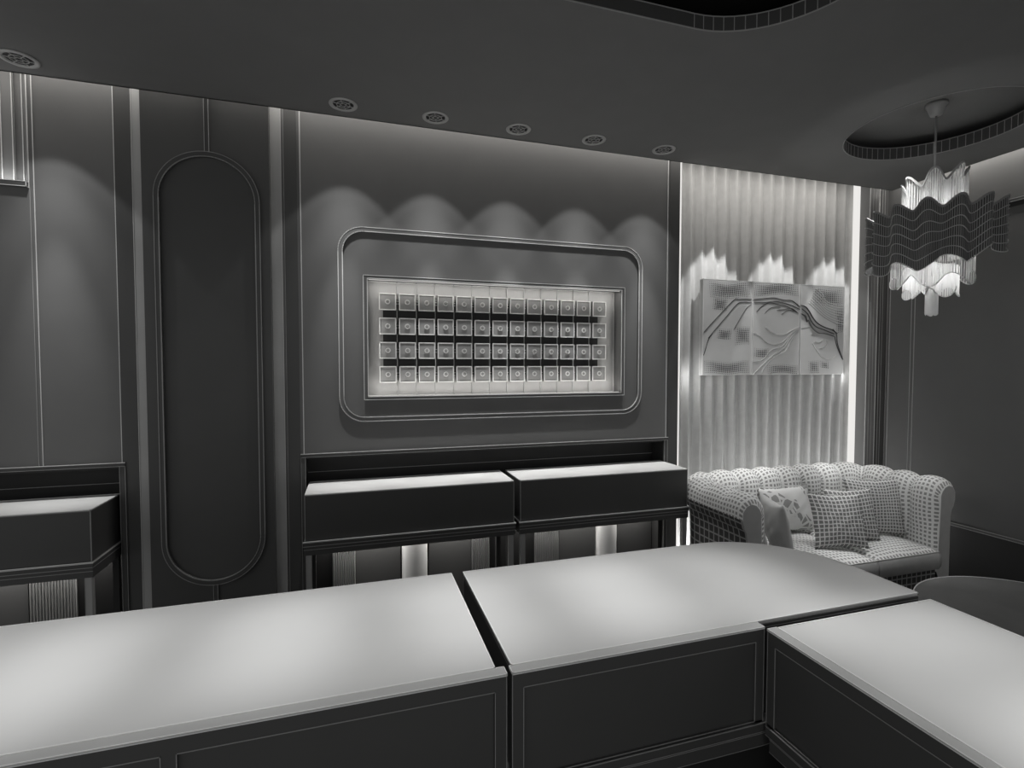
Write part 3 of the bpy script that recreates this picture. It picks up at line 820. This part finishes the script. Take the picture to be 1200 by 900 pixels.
# ------------------------------------------------------------------ lights
def spot(x,y,z,power,size,blend=.15,tilt=0,rad=.02,tx=0):
    l = bpy.data.lights.new('spot_light','SPOT'); l.energy=power; l.spot_size=R(size); l.spot_blend=blend; l.shadow_soft_size=rad
    o = bpy.data.objects.new('spot_light',l); C.objects.link(o); o.location=(x,y,z); o.rotation_euler=(R(tilt),R(tx),0)
    return o
def area(loc,rot,sx,sy,power,spread=180,col=(1,1,1)):
    l = bpy.data.lights.new('area_light','AREA'); l.shape='RECTANGLE'; l.size=sx; l.size_y=sy; l.energy=power; l.spread=R(spread); l.color=col
    o = bpy.data.objects.new('area_light',l); C.objects.link(o); o.location=loc; o.rotation_euler=tuple(R(a) for a in rot); return o
for x,_ in dl:
    spot(x,2.76,H-.012,9,75,.14)          # wide beam
    spot(x,2.76,H-.012,22,50,1.0,tilt=9); spot(x,2.76,H-.012,72,23,1.0,tilt=8.5)         # bright core of the same lamp
for x in (2.42,2.97,3.50): spot(x,2.70,H-.01,26,38,.12,tilt=20)
# cove light in the slots
area((.5,2.916,3.065),(4,0,0),6.2,.03,13,col=(1,.965,.92))
area((3.89,1.0,3.04),(0,-12,0),.03,3.8,13,col=(1,.965,.92))
area((2.9,3.02,.12),(180,0,0),1.5,.05,12)
area((2.125,3.02,1.55),(0,-60,0),.01,2.9,5); area((3.69,3.05,1.55),(0,60,0),.01,2.9,6)
# under-counter lamps and case lamps
for x0,x1 in ((-2.29,-1.2),(-.2,.8),(.94,1.94)): area(((x0+x1)/2,3.092,.645),(0,0,0),x1-x0,.015,3.0,150,(1,.97,.94))
area((.86,WY+.012,2.08),(20,0,0),1.55,.01,1.5,col=(1,.97,.93)); area((.86,WY+.012,1.432),(160,0,0),1.55,.01,1.6,col=(1,.97,.93))
area((.078,WY+.012,1.756),(0,-90,0),.6,.01,.3,col=(1,.97,.93)); area((1.643,WY+.012,1.756),(0,90,0),.6,.01,.3,col=(1,.97,.93))
area((-2.0,WY+.03,2.47),(180,0,0),1.0,.02,1.2)
# lamps in the ceiling over the island
for x,y,p in ((-.86,1.30,60),(-.405,1.30,60),(.045,1.30,60),(.495,1.30,60),(.93,1.27,60),(1.26,.72,60),(1.26,.27,60),(1.30,1.12,25)): spot(x,y,H+(.03 if y>1 else -.01),p*1.35,27,1.0,rad=.05)
spot(2.9,2.1,H-.02,115,50,.9,rad=.06,tilt=10)  # added spot that brightens the sofa, with no fixture of its own
pt = bpy.data.lights.new('chandelier_light','POINT'); pt.energy=3.6; pt.shadow_soft_size=.03
po = bpy.data.objects.new('chandelier_light',pt); C.objects.link(po); po.location=(CX,CY,2.13)
pt = bpy.data.lights.new('chandelier_light','POINT'); pt.energy=.9; pt.shadow_soft_size=.03
po = bpy.data.objects.new('chandelier_light',pt); C.objects.link(po); po.location=(CX-.02,CY-.03,2.46)

wld = bpy.data.worlds.new('world'); S.world = wld; wld.use_nodes = True
wld.node_tree.nodes['Background'].inputs[0].default_value = (1,1,1,1); wld.node_tree.nodes['Background'].inputs[1].default_value = .46

# ------------------------------------------------------------------ camera
cam = bpy.data.cameras.new('camera'); co_ = bpy.data.objects.new('camera',cam); C.objects.link(co_)
cam.sensor_width = 36; cam.lens = 600.75/1200*36; cam.clip_start=.02
co_.location=(0,0,CAM_Z); co_.rotation_euler=(R(90-2.056),0,R(-16.947))
S.camera = co_
S.view_settings.view_transform='Standard'; S.view_settings.look='None'; S.view_settings.exposure=0; S.view_settings.gamma=1
S.view_settings.use_curve_mapping=False
